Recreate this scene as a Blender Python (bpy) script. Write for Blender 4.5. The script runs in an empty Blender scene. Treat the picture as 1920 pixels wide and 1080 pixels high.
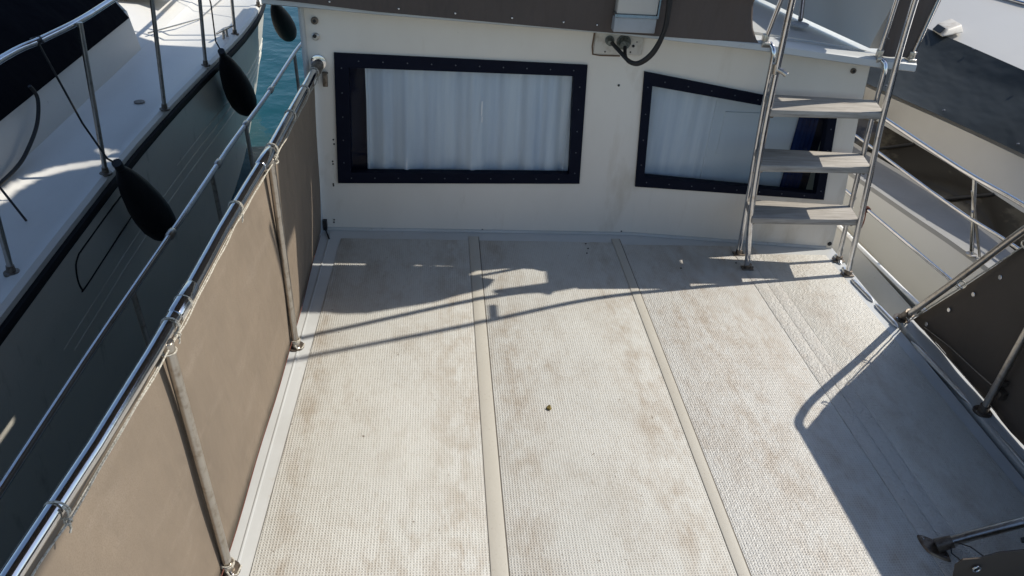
import bpy, math, random
from mathutils import Vector, Matrix
random.seed(7)
S = bpy.context.scene
COL = S.collection

# ------------------------------------------------------------ camera
cam = bpy.data.cameras.new('camera'); camo = bpy.data.objects.new('camera', cam); COL.objects.link(camo)
CX = Vector((0.994704, -0.080019, 0.064501)); CZ = Vector((-0.102345, -0.828766, 0.550157))
CZ.normalize(); CX = (CX - CX.dot(CZ)*CZ).normalized(); CY = CZ.cross(CX)
m3 = Matrix((CX, CY, CZ)).transposed()
camo.matrix_world = Matrix.Translation((0, 0, 2.1)) @ m3.to_4x4()
cam.sensor_width = 36; cam.lens = 36*1450/1920; cam.clip_end = 500; cam.clip_start = .05
S.camera = camo
# ------------------------------------------------------------ sky, sun
SUN = Vector((.93, .18, 1)).normalized()
w = bpy.data.worlds.new('World'); S.world = w; w.use_nodes = True
nt = w.node_tree; bg = nt.nodes['Background']
sky = nt.nodes.new('ShaderNodeTexSky'); sky.sky_type = 'NISHITA'; sky.sun_disc = False
sky.sun_elevation = math.asin(SUN.z); sky.sun_rotation = math.atan2(SUN.x, SUN.y)
sky.dust_density = .6; sky.ozone_density = 1.5
nt.links.new(sky.outputs[0], bg.inputs[0]); bg.inputs[1].default_value = .125
sl = bpy.data.lights.new('sun', 'SUN'); sl.energy = 3.8; sl.angle = math.radians(.5); sl.color = (1, .94, .84)
so = bpy.data.objects.new('sun', sl); COL.objects.link(so); so.rotation_euler = SUN.to_track_quat('Z', 'Y').to_euler()
S.view_settings.view_transform = 'Standard'; S.view_settings.look = 'None'; S.view_settings.exposure = .4; S.view_settings.gamma = 1
S.render.engine = 'CYCLES'

# ------------------------------------------------------------ materials
def mat(name, col, rough=.5, metal=0, noise=None, bump=None, spec=.5, alpha=None):
    """noise = list of (scale, lo, hi, colour, stretch) stain layers; bump = (scale, strength, distance, stretch)"""
    m = bpy.data.materials.new(name); m.use_nodes = True; n = m.node_tree; b = n.nodes['Principled BSDF']
    b.inputs['Base Color'].default_value = (*col, 1); b.inputs['Roughness'].default_value = rough
    b.inputs['Metallic'].default_value = metal; b.inputs['Specular IOR Level'].default_value = spec
    tc = n.nodes.new('ShaderNodeTexCoord')
    last = None
    def mapped(st):
        mp = n.nodes.new('ShaderNodeMapping'); mp.inputs['Scale'].default_value = st
        n.links.new(tc.outputs['Object'], mp.inputs[0]); return mp.outputs[0]
    for (sc, lo, hi, c2, st) in (noise or []):
        t = n.nodes.new('ShaderNodeTexNoise'); t.inputs['Scale'].default_value = sc; t.inputs['Detail'].default_value = 6
        t.inputs['Roughness'].default_value = .62
        n.links.new(mapped(st), t.inputs[0])
        r = n.nodes.new('ShaderNodeMapRange'); r.inputs[1].default_value = lo; r.inputs[2].default_value = hi
        n.links.new(t.outputs[0], r.inputs[0])
        x = n.nodes.new('ShaderNodeMix'); x.data_type = 'RGBA'
        n.links.new(r.outputs[0], x.inputs[0])
        if last: n.links.new(last, x.inputs[6])
        else: x.inputs[6].default_value = (*col, 1)
        x.inputs[7].default_value = (*c2, 1); last = x.outputs[2]
    if last: n.links.new(last, b.inputs['Base Color'])
    if bump:
        sc, stg, dist, st = bump
        t = n.nodes.new('ShaderNodeTexNoise'); t.inputs['Scale'].default_value = sc; t.inputs['Detail'].default_value = 4
        n.links.new(mapped(st), t.inputs[0])
        bp = n.nodes.new('ShaderNodeBump'); bp.inputs['Strength'].default_value = stg; bp.inputs['Distance'].default_value = dist
        n.links.new(t.outputs[0], bp.inputs['Height']); n.links.new(bp.outputs[0], b.inputs['Normal'])
    return m
O = (1, 1, 1)
M = {}
M['gel'] = mat('gelcoat', (.51, .52, .51), .32, noise=[(1.3, .45, .8, (.39, .39, .37), O), (14, .62, .8, (.42, .39, .33), O)], bump=(2.5, .15, .02, O))
M['wall'] = mat('wall_gelcoat', (.72, .67, .59), .45, noise=[(1.2, .45, .85, (.62, .565, .48), (1, 1, .5)), (3.5, .6, .8, (.50, .43, .33), (1, 1, .35)), (3, .60, .85, (.58, .51, .41), (2, 1, .35)), (60, .72, .8, (.25, .22, .2), O)], bump=(1.2, .2, .03, O))
M['seal'] = mat('dirty_sealant', (.16, .14, .115), .7)
M['gelgrey'] = mat('old_gelcoat', (.47, .47, .45), .4, noise=[(2, .45, .8, (.36, .36, .33), (1, .4, 1)), (30, .65, .8, (.28, .27, .24), O)], bump=(3, .2, .02, O))
M['strip'] = mat('deck_strip', (.47, .445, .385), .5, noise=[(3, .4, .75, (.40, .37, .31), (1, .3, 1)), (90, .62, .75, (.3, .25, .2), O)], bump=(60, .15, .004, O))
M['steel'] = mat('polished_steel', (.62, .62, .63), .13, 1, noise=[(25, .55, .8, (.42, .38, .33), O)], bump=(60, .06, .002, (1, 1, 1)))
M['steeldull'] = mat('weathered_steel', (.50, .47, .43), .3, 1, noise=[(40, .5, .75, (.30, .25, .20), O)], bump=(160, .25, .002, O))
M['dirtsteel'] = mat('stained_steel', (.20, .17, .14), .45, .8, noise=[(60, .45, .7, (.08, .06, .045), O)])
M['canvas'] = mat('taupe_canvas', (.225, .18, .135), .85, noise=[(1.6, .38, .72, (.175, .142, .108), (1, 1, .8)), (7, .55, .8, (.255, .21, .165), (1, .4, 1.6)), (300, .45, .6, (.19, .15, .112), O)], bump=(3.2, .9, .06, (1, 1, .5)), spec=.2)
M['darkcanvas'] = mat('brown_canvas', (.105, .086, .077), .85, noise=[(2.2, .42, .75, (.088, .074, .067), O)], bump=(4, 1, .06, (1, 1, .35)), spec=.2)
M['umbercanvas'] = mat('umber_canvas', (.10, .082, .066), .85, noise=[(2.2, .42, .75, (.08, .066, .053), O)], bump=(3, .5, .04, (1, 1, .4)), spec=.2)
M['slate'] = mat('slate_canvas', (.017, .023, .027), .6, noise=[(.9, .4, .8, (.024, .031, .035), O)], bump=(1.4, .9, .10, (1, .6, 1)), spec=.3)
M['navycanvas'] = mat('navy_canvas', (.0022, .003, .0055), .8, noise=[(2, .5, .8, (.004, .0055, .009), O)], bump=(1.6, .5, .1, O), spec=.03)
M['navy'] = mat('navy_vinyl', (.0025, .0045, .014), .6, noise=[(8, .5, .8, (.005, .008, .02), O)], bump=(30, .2, .004, O), spec=.12)
M['curtain'] = mat('curtain_cloth', (.86, .84, .80), .9, noise=[(2.5, .38, .7, (.66, .68, .70), (5, 1, .35))], spec=.1)
M['inside'] = mat('cabin_interior', (.006, .014, .05), .8)
M['drape'] = mat('blue_drape', (.018, .04, .13), .9, spec=.1)
M['cupboard'] = mat('interior_white', (.80, .79, .76), .7)
M['black'] = mat('black_rubber', (.008, .008, .009), .55, noise=[(12, .5, .8, (.015, .015, .016), O)], bump=(60, .2, .004, O))
M['fender'] = mat('fender_cover', (.008, .008, .010), .6, noise=[(9, .5, .75, (.016, .016, .018), (1, 1, .4))], bump=(40, .5, .006, (1, 1, .3)), spec=.25)
M['ndeck'] = mat('neighbour_gelcoat', (.66, .65, .61), .4, noise=[(1.3, .45, .8, (.56, .55, .52), (1, .4, 1)), (40, .66, .8, (.42, .41, .38), O)], bump=(2, .2, .02, O))
M['rhull'] = mat('hull_white', (.55, .55, .54), .22, noise=[(1.1, .45, .8, (.50, .50, .48), (1, .5, 1))], bump=(.8, .1, .05, O))
M['rdeck'] = mat('side_deck_grey', (.27, .27, .265), .5, noise=[(2, .45, .8, (.22, .22, .21), O)], bump=(90, .3, .004, O))
M['hull'] = mat('hull_gelcoat', (.62, .60, .53), .3, noise=[(1.1, .45, .8, (.52, .51, .45), (1, .5, 1)), (9, .6, .75, (.40, .39, .33), (1, 1, .3))], bump=(.8, .1, .05, O))
M['rub'] = mat('rub_strake', (.006, .007, .010), .6, spec=.15)
M['cord'] = mat('white_cord', (.52, .49, .42), .9, noise=[(200, .45, .6, (.28, .25, .2), O)], bump=(400, .5, .002, O), spec=.1)
M['redcord'] = mat('brown_cord', (.14, .06, .045), .9, spec=.1)
M['teak'] = mat('weathered_teak', (.42, .39, .345), .8, noise=[(8, .35, .7, (.20, .18, .155), (.8, 16, 9)), (2, .5, .8, (.36, .33, .29), O)], bump=(9, .5, .004, (1, 16, 8)))
M['screw'] = mat('dark_screw', (.05, .045, .04), .4, .7)
M['alu'] = mat('alloy_strip', (.86, .86, .85), .28, .9, noise=[(30, .5, .8, (.6, .58, .55), O)])
M['capwhite'] = mat('white_moulding', (.80, .80, .77), .25, noise=[(8, .5, .8, (.66, .65, .6), O)])
M['dulsnap'] = mat('dull_snap', (.10, .11, .13), .5, .6)
M['snap'] = mat('snap_fastener', (.6, .6, .6), .25, 1)
M['plastic'] = mat('grey_plastic', (.36, .38, .40), .5, noise=[(8, .5, .8, (.30, .31, .32), O)])
M['whiteplastic'] = mat('aged_plastic', (.55, .52, .46), .5, noise=[(20, .5, .75, (.38, .32, .25), O)])
M['rust'] = mat('sealant_brown', (.16, .10, .06), .8)
M['brownglass'] = mat('smoked_window', (.030, .026, .021), .06, noise=[(.9, .50, .54, (.085, .074, .056), (1, 1, 2.5))], spec=.5)
M['cabinwhite'] = mat('cabin_gelcoat', (.50, .485, .45), .3, noise=[(.8, .45, .8, (.45, .435, .40), O)])
M['socket'] = mat('socket_metal', (.16, .18, .17), .5, .5, noise=[(60, .45, .65, (.08, .09, .08), O)])
M['leaf'] = mat('dry_leaf', (.16, .12, .03), .8)

def nonskid(name, base, dirt, period, gridmix, specks=.7, rough=.55, coarse=0, spec=.45):
    m = bpy.data.materials.new(name); m.use_nodes = True; n = m.node_tree; L = n.links; b = n.nodes['Principled BSDF']
    b.inputs['Roughness'].default_value = rough; b.inputs['Specular IOR Level'].default_value = spec
    tc = n.nodes.new('ShaderNodeTexCoord'); sp = n.nodes.new('ShaderNodeSeparateXYZ'); L.new(tc.outputs['Object'], sp.inputs[0])
    def mth(op, a, bb=None):
        q = n.nodes.new('ShaderNodeMath'); q.operation = op
        for i, v in enumerate((a, bb)):
            if v is None: continue
            if isinstance(v, (int, float)): q.inputs[i].default_value = v
            else: L.new(v, q.inputs[i])
        return q.outputs[0]
    sx = mth('SINE', mth('MULTIPLY', sp.outputs[0], 2*math.pi/period))
    sy = mth('SINE', mth('MULTIPLY', sp.outputs[1], 2*math.pi/period))
    h = mth('MAXIMUM', sx, sy)                       # small square pits between raised ribs
    pit = mth('MULTIPLY', mth('SUBTRACT', .55, h), .75); pit = mth('MINIMUM', mth('MAXIMUM', pit, 0), 1)
    def noise(sc, lo, hi, st=O, det=7):
        mp = n.nodes.new('ShaderNodeMapping'); mp.inputs['Scale'].default_value = st; L.new(tc.outputs['Object'], mp.inputs[0])
        t = n.nodes.new('ShaderNodeTexNoise'); t.inputs['Scale'].default_value = sc; t.inputs['Detail'].default_value = det; t.inputs['Roughness'].default_value = .65
        L.new(mp.outputs[0], t.inputs[0])
        r = n.nodes.new('ShaderNodeMapRange'); r.inputs[1].default_value = lo; r.inputs[2].default_value = hi; L.new(t.outputs[0], r.inputs[0])
        return r.outputs[0]
    def mix(f, a, c, fac=1):
        x = n.nodes.new('ShaderNodeMix'); x.data_type = 'RGBA'
        L.new(mth('MULTIPLY', f, fac), x.inputs[0])
        if isinstance(a, tuple): x.inputs[6].default_value = (*a, 1)
        else: L.new(a, x.inputs[6])
        x.inputs[7].default_value = (*c, 1); return x.outputs[2]
    c = mix(noise(1.7, .42, .72, (1.2, .8, 1)), base, tuple(v*.88 for v in base))
    stain = noise(3.1, .50, .74, (1.6, .8, 1), 12)
    near = None
    for xs, wd in ((.10, .14), (.34, .12), (.88, .14), (1.30, .22), (1.56, .10), (-.47, .06), (1.95, .12)):
        q = mth('MAXIMUM', mth('SUBTRACT', 1, mth('MULTIPLY', mth('ABSOLUTE', mth('SUBTRACT', sp.outputs[0], xs)), 1/wd)), 0)
        near = q if near is None else mth('MAXIMUM', near, q)
    grime = mth('MULTIPLY', near, noise(9, .42, .66, (1.5, .7, 1), 15))
    c = mix(stain, c, dirt, .26)
    c = mix(grime, c, tuple(v*.92 for v in dirt), .62)
    c = mix(mth('MULTIPLY', noise(1.1, .42, .66), noise(14, .48, .66, (1.6, .8, 1), 10)), c, tuple(v*.9 for v in dirt), .60)
    c = mix(noise(26, .52, .70, (3.5, .8, 1), 6), c, tuple(v*.85 for v in dirt), .22)
    c = mix(mth('MULTIPLY', noise(90, .5, .72), stain), c, tuple(v*.6 for v in dirt), specks)
    pg = mth('MULTIPLY', pit, mth('ADD', .75, mth('MULTIPLY', mth('MAXIMUM', grime, stain), 1.1)))
    c = mix(pg, c, tuple(v*.45 for v in dirt), gridmix)
    c = mix(noise(45, .735, .76, det=2), c, (.12, .09, .06), .8)
    L.new(c, b.inputs['Base Color'])
    bp = n.nodes.new('ShaderNodeBump'); bp.inputs['Strength'].default_value = .5; bp.inputs['Distance'].default_value = .0016
    L.new(h, bp.inputs['Height'])
    b2 = n.nodes.new('ShaderNodeBump'); b2.inputs['Strength'].default_value = .35; b2.inputs['Distance'].default_value = .004
    L.new(noise(150, .3, .7, det=3), b2.inputs['Height']); L.new(bp.outputs[0], b2.inputs['Normal']); last = b2.outputs[0]
    if coarse:
        b3 = n.nodes.new('ShaderNodeBump'); b3.inputs['Strength'].default_value = 1; b3.inputs['Distance'].default_value = coarse
        L.new(noise(75, .35, .65, det=2), b3.inputs['Height']); L.new(last, b3.inputs['Normal']); last = b3.outputs[0]
    L.new(last, b.inputs['Normal'])
    return m
M['nonskid'] = nonskid('nonskid_deck', (.56, .553, .51), (.35, .275, .195), .0100, .30)
M['nonskid3'] = nonskid('worn_strip', (.60, .58, .53), (.46, .38, .30), .006, .10, rough=.42, coarse=.002, spec=1)
M['nonskid2'] = nonskid('rough_deck', (.60, .58, .52), (.40, .32, .24), .009, .16, rough=.46, coarse=.0015, spec=1)
M['nonskid4'] = nonskid('damp_nonskid', (.56, .55, .51), (.37, .285, .20), .0100, .26, rough=.46, coarse=.0007, spec=1)

def water_mat():
    m = bpy.data.materials.new('harbour_water'); m.use_nodes = True; n = m.node_tree; b = n.nodes['Principled BSDF']
    b.inputs['Base Color'].default_value = (.004, .045, .06, 1); b.inputs['Roughness'].default_value = .06; b.inputs['Specular IOR Level'].default_value = .28; b.inputs['IOR'].default_value = 1.33
    tc = n.nodes.new('ShaderNodeTexCoord')
    t = n.nodes.new('ShaderNodeTexNoise'); t.inputs['Scale'].default_value = 1.6; t.inputs['Detail'].default_value = 4
    n.links.new(tc.outputs['Object'], t.inputs[0])
    bp = n.nodes.new('ShaderNodeBump'); bp.inputs['Strength'].default_value = .35; bp.inputs['Distance'].default_value = .12
    n.links.new(t.outputs[0], bp.inputs['Height']); n.links.new(bp.outputs[0], b.inputs['Normal']); return m
M['water'] = water_mat()
def glass_mat():
    m = bpy.data.materials.new('window_glass'); m.use_nodes = True; n = m.node_tree
    out = n.nodes['Material Output']; n.nodes.remove(n.nodes['Principled BSDF'])
    tr = n.nodes.new('ShaderNodeBsdfTransparent'); tr.inputs[0].default_value = (.80, .86, .92, 1)
    gl = n.nodes.new('ShaderNodeBsdfGlossy'); gl.inputs['Roughness'].default_value = .03
    fr = n.nodes.new('ShaderNodeFresnel'); fr.inputs[0].default_value = 1.22
    mx = n.nodes.new('ShaderNodeMixShader'); n.links.new(fr.outputs[0], mx.inputs[0]); n.links.new(tr.outputs[0], mx.inputs[1]); n.links.new(gl.outputs[0], mx.inputs[2])
    n.links.new(mx.outputs[0], out.inputs[0]); return m
M['glass'] = glass_mat()

# ------------------------------------------------------------ mesh helpers
class B:
    def __init__(s): s.v = []; s.f = []
    def add(s, vs, fs):
        o = len(s.v); s.v += [tuple(v) for v in vs]; s.f += [tuple(i+o for i in f) for f in fs]; return s
    def box(s, a, b):
        (x0, y0, z0), (x1, y1, z1) = a, b
        return s.hexa([(x0,y0,z0),(x1,y0,z0),(x1,y1,z0),(x0,y1,z0)], [(x0,y0,z1),(x1,y0,z1),(x1,y1,z1),(x0,y1,z1)])
    def hexa(s, lo, hi):
        n = len(lo); f = [tuple(range(n))[::-1], tuple(range(n, 2*n))]
        f += [(i, (i+1) % n, n+(i+1) % n, n+i) for i in range(n)]
        return s.add(list(lo)+list(hi), f)
    def sheet(s, pts, off):
        off = Vector(off); return s.hexa([Vector(p) for p in pts], [Vector(p)+off for p in pts])
    def grid(s, rows):
        n = len(rows[0]); vs = [p for r in rows for p in r]
        return s.add(vs, [(i*n+j, i*n+j+1, (i+1)*n+j+1, (i+1)*n+j) for i in range(len(rows)-1) for j in range(n-1)])
    def tube(s, pts, r, seg=14, cap=True):
        P = [Vector(p) for p in pts]; rr = r if isinstance(r, (list, tuple)) else [r]*len(P)
        T = []
        for i in range(len(P)):
            a = P[max(i-1, 0)]; b = P[min(i+1, len(P)-1)]; T.append((b-a).normalized())
        u = T[0].orthogonal().normalized(); rings = []
        for i, p in enumerate(P):
            u = (u - u.dot(T[i])*T[i]).normalized(); v = T[i].cross(u)
            rings.append([p + rr[i]*(math.cos(2*math.pi*k/seg)*u + math.sin(2*math.pi*k/seg)*v) for k in range(seg)])
        vs = [q for R_ in rings for q in R_]
        fs = [(i*seg+k, i*seg+(k+1) % seg, (i+1)*seg+(k+1) % seg, (i+1)*seg+k) for i in range(len(P)-1) for k in range(seg)]
        if cap: fs += [tuple(range(seg))[::-1], tuple((len(P)-1)*seg+k for k in range(seg))]
        return s.add(vs, fs)
    def disc(s, c, ax, r, h, seg=18):
        c = Vector(c); ax = Vector(ax).normalized(); return s.tube([c, c+ax*h*.8, c+ax*h], [r, r, r*.8], seg)
    def build(s, name, m, parent=None, smooth=False, bevel=0):
        me = bpy.data.meshes.new(name); me.from_pydata(s.v, [], s.f); me.update()
        o = bpy.data.objects.new(name, me); COL.objects.link(o); me.materials.append(M[m])
        if smooth:
            for p in me.polygons: p.use_smooth = True
            try: me.set_sharp_from_angle(angle=math.radians(40))
            except Exception: pass
        if bevel:
            q = o.modifiers.new('bevel', 'BEVEL'); q.width = bevel; q.segments = 3; q.limit_method = 'ANGLE'
            for p in me.polygons: p.use_smooth = True
        if parent:
            o.parent = parent; o.matrix_parent_inverse = Matrix.Translation(-parent.location)
        return o
def pieces(b, name, m, parent, smooth=False):
    n = len(b.v); par = list(range(n))
    def find(i):
        while par[i] != i: par[i] = par[par[i]]; i = par[i]
        return i
    for f in b.f:
        for k in f[1:]:
            a, c_ = find(f[0]), find(k)
            if a != c_: par[c_] = a
    grp = {}
    for i in range(n): grp.setdefault(find(i), []).append(i)
    for g_ in grp.values():
        ix = {v: k for k, v in enumerate(g_)}; q = B()
        q.add([b.v[i] for i in g_], [tuple(ix[i] for i in f) for f in b.f if f[0] in ix]); q.build(name, m, parent, smooth)
def tag(o, label=None, cat=None, group=None, kind=None):
    for k, v in (('label', label), ('category', cat), ('group', group), ('kind', kind)):
        if v: o[k] = v
    return o
def thing(name, loc, label, cat, group=None):
    o = bpy.data.objects.new(name, None); COL.objects.link(o); o.location = loc; o.empty_display_size = .1
    bpy.context.view_layer.update(); return tag(o, label, cat, group)
def lerp(a, b, t): return tuple(x+(y-x)*t for x, y in zip(a, b))
def smoothline(pts, n=8):
    P = [Vector(p) for p in pts]; out = []
    for i in range(len(P)-1):
        p0 = P[max(i-1, 0)]; p1 = P[i]; p2 = P[i+1]; p3 = P[min(i+2, len(P)-1)]
        for k in range(n):
            t = k/n
            out.append(.5*((2*p1)+(-p0+p2)*t+(2*p0-5*p1+4*p2-p3)*t*t+(-p0+3*p1-3*p2+p3)*t**3))
    out.append(P[-1]); return out
def interp(tab, y):
    if y <= tab[0][0]: return tab[0][1]
    for (a, b), (c, d) in zip(tab, tab[1:]):
        if y <= c:
            t = (y-a)/(c-a); return b+(d-b)*t
    return tab[-1][1]

# ------------------------------------------------------------ water
wt = B(); wt.grid([[(x, y, -1.3) for x in (-150, -40, -10, 0, 10, 40, 150)] for y in (-150, -40, -10, 0, 10, 40, 150)])
tag(wt.build('water', 'water'), 'teal harbour water between the moored boats', 'water', kind='structure')

# ------------------------------------------------------------ our boat
yacht = thing('motor_yacht', (0.8, 3.7, 0), 'white motor yacht whose worn aft deck and two navy framed windows fill the photo', 'boat')
def wy(x): return 3.72 if x <= 1.1 else 3.72-(x-1.1)*.113
# hull and deck
d = B()
d.hexa([(-.70,-1.2,-.06),(2.245,-1.2,-.06),(2.245,3.75,-.06),(-.625,3.75,-.06)], [(-.70,-1.2,0),(2.245,-1.2,0),(2.245,3.75,0),(-.625,3.75,0)])
d.build('deck', 'gel', yacht)
h = B(); rows = []
for z, ex in ((-.065, 0), (-.5, -.08), (-1.4, -.25)):
    rows.append([(-.70-ex*-.3, -1.6, z), (-.66-ex*.1, 2, z), (-.63-ex*.2, 4.2, z), (-.40-ex*.2, 8, z)])
h.grid(rows)
rows = []
for x, z in ((2.245, -.065), (2.36, -.11), (2.37, -.11), (2.41, -.01)): rows.append([(x-.02, 8, z), (x, 3.2, z), (x+.03, 2.93, z), (x+.03, -1.6, z)])
rows2 = []
for x, z in ((2.47, -.01), (2.47, -.2), (2.38, -1.4)): rows2.append([(x-.03, 8, z), (x, 3.2, z), (x+.03, 2.9, z), (x+.03, -1.6, z)])
h.grid(rows2)
h.build('hull', 'hull', yacht, smooth=True)
g = B(); g.grid([[(2.245,8,-.065),(2.245,2.93,-.065)],[(2.29,8,-.12),(2.29,2.93,-.12)],[(2.34,8,-.12),(2.35,2.93,-.12)],[(2.37,8,-.02),(2.43,2.93,-.02)]])
g.build('side_gutter', 'gelgrey', yacht, smooth=True)
c = B(); c.tube([(2.36,8,-.005),(2.385,4.6,-.005),(2.418,3.7,-.005),(2.452,3.2,-.005),(2.47,2.95,-.005)], .012, 10)
c.build('bulwark_cap', 'capwhite', yacht, smooth=True)
l = B(); l.hexa([(2.27,-1.2,-.1),(2.46,-1.2,-.1),(2.46,2.93,-.1),(2.27,2.93,-.1)], [(2.27,-1.2,.008),(2.46,-1.2,.012),(2.46,2.93,.012),(2.27,2.93,.008)])
l.build('side_ledge', 'gelgrey', yacht, bevel=.008)
# non-skid panels and the smooth strips between them
def patch(name, m, x0a, x0b, x1a, x1b, ya, yb, z=.004):
    b = B(); b.hexa([(x0a,ya,.0005),(x1a,ya,.0005),(x1b,yb,.0005),(x0b,yb,.0005)], [(x0a,ya,z),(x1a,ya,z),(x1b,yb,z),(x0b,yb,z)])
    return b.build(name, m, yacht, bevel=.002)
patch('deck_panel', 'nonskid', -.632, -.485, .1895, .1915, -1, 3.62)
patch('deck_panel', 'nonskid', .2545, .2505, .9915, .9825, -1, 3.62)
patch('deck_panel', 'nonskid4', 1.0345, 1.0325, 1.744, 1.639, -1, 3.60)
patch('deck_panel', 'nonskid2', 1.865, 1.785, 2.215, 2.17, -1, 3.52)
def strip(x0a, x0b, x1a, x1b, m='strip'):
    b = B(); b.hexa([(x0a,-1,.0006),(x1a,-1,.0006),(x1b,3.66,.0006),(x0b,3.66,.0006)], [(x0a,-1,.007),(x1a,-1,.007),(x1b,3.66,.007),(x0b,3.66,.007)])
    b.build('deck_strip', m, yacht, bevel=.003)
    q = B(); q.hexa([(x1a+.0005,-1,.0006),(x1a+.0032,-1,.0006),(x1b+.0032,3.66,.0006),(x1b+.0005,3.66,.0006)], [(x1a+.0005,-1,.005),(x1a+.0032,-1,.005),(x1b+.0032,3.66,.005),(x1b+.0005,3.66,.005)])
    q.build('sealant_line', 'seal', yacht)
strip(.190, .192, .250, .246); strip(.992, .983, 1.030, 1.028)
b = B(); b.hexa([(1.745,-1,.0006),(1.80,-1,.0006),(1.715,3.6,.0006),(1.64,3.6,.0006)], [(1.745,-1,.0048),(1.80,-1,.0048),(1.715,3.6,.0048),(1.64,3.6,.0048)]); b.build('deck_strip', 'nonskid3', yacht, bevel=.004)
b = B(); b.hexa([(1.801,-1,.0006),(1.864,-1,.0006),(1.784,3.6,.0006),(1.716,3.6,.0006)], [(1.801,-1,.004),(1.864,-1,.004),(1.784,3.6,.004),(1.716,3.6,.004)]); b.build('deck_strip', 'nonskid3', yacht, bevel=.004)
# left margin groove and side coaming
b = B(); b.hexa([(-.660,-1,.0006),(-.652,-1,.0006),(-.542,3.68,.0006),(-.55,3.68,.0006)], [(-.660,-1,.003),(-.652,-1,.003),(-.542,3.68,.003),(-.55,3.68,.003)]); b.build('waterway_bead', 'gel', yacht, bevel=.0015)
# toe rail on the right: rounded white moulding in three lengths
for ya, yb in ((3.52, 3.42), (3.38, 3.34), (3.27, 3.06), (3.04, 2.84), (2.73, 2.29), (2.17, -1)):
    xa, xb = interp([(-1, 2.335), (1.96, 2.303), (2.84, 2.24), (3.32, 2.2), (3.6, 2.235)], ya), interp([(-1, 2.335), (1.96, 2.303), (2.84, 2.24), (3.32, 2.2), (3.6, 2.235)], yb)
    t = B(); n = 8; pts = [(xa+(xb-xa)*i/n, ya+(yb-ya)*i/n, .006) for i in range(n+1)]
    rr = [.003]+[.0125]*(n-1)+[.003]; t.tube(pts, rr, 12); t.build('toe_rail', 'alu', yacht, smooth=True)
# cabin aft wall with two openings
W1 = [(-.405,.345),(.70,.362),(.665,.895),(-.40,.893)]      # BL BR TR TL  (inner opening)
W1o = [(-.565*.875,.282),(.888*.875,.311),(.851*.875,.950),(-.542*.875,.961)]
W1o = [(-.494,.282),(.777,.311),(.745,.950),(-.474,.961)]
W1 = [(-.425,.345),(.716,.365),(.682,.893),(-.408,.893)]
W2o = [(1.083,.302),(2.101,.304),(2.031,.805),(1.033,.929)]
W2 = [(1.123,.362),(2.050,.337),(1.995,.762),(1.085,.858)]
wl = B(); T = 1.14
def wp(x, z, dy=0): return (x, wy(x)+dy, z)
def wq(*p): wl.add([wp(*q) for q in p], [(0, 1, 2, 3)])
Lb, Lt, Rb, Rt = -.593, -.605, 2.245, 2.118
Z0 = -.11
mb, mt = .93, .90
wq((Lb,Z0),(W1[0][0],Z0),W1[0],(Lb,W1[0][1])); wq((Lb,W1[0][1]),W1[0],W1[3],(Lt,W1[3][1])); wq((Lt,W1[3][1]),W1[3],(W1[3][0],1.25),(Lt-.01,1.25))
wq((W1[0][0],Z0),(W1[1][0],Z0),W1[1],W1[0]); wq(W1[3],W1[2],(W1[2][0],1.22),(W1[3][0],1.25))
wq((W1[1][0],Z0),(1.1,Z0),(1.1,W1[1][1]),W1[1]); wq(W1[1],(1.1,W1[1][1]),(1.085,W2[3][1]),W1[2]); wq(W1[2],(1.085,W2[3][1]),(1.085,1.19),(W1[2][0],1.22))
wq((1.1,Z0),(W2[0][0],Z0),W2[0],(1.1,W1[1][1])); wl.add([wp(1.1,W1[1][1]),wp(*W2[0]),wp(*W2[3])],[(0,1,2)])
wq((W2[0][0],Z0),(W2[1][0],Z0),W2[1],W2[0]); wq(W2[3],W2[2],(W2[2][0],1.12),(W2[3][0],1.19))
wq((W2[1][0],Z0),(Rb,Z0),(2.21,W2[1][1]),W2[1]); wq(W2[1],(2.21,W2[1][1]),(2.15,W2[2][1]),W2[2]); wq(W2[2],(2.15,W2[2][1]),(Rt,1.10),(W2[2][0],1.12))
# side walls running forward
wl.add([(Lb,3.72,Z0),(Lb,8,Z0),(Lt-.01,8,1.25),(Lt-.01,3.72,1.25)],[(0,1,2,3)])
wl.add([(Rb,wy(Rb),Z0),(2.21,8,Z0),(2.1,8,1.1),(Rt,wy(Rt),1.1)],[(0,1,2,3)])
wall = wl.build('cabin_wall', 'wall', yacht)
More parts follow.
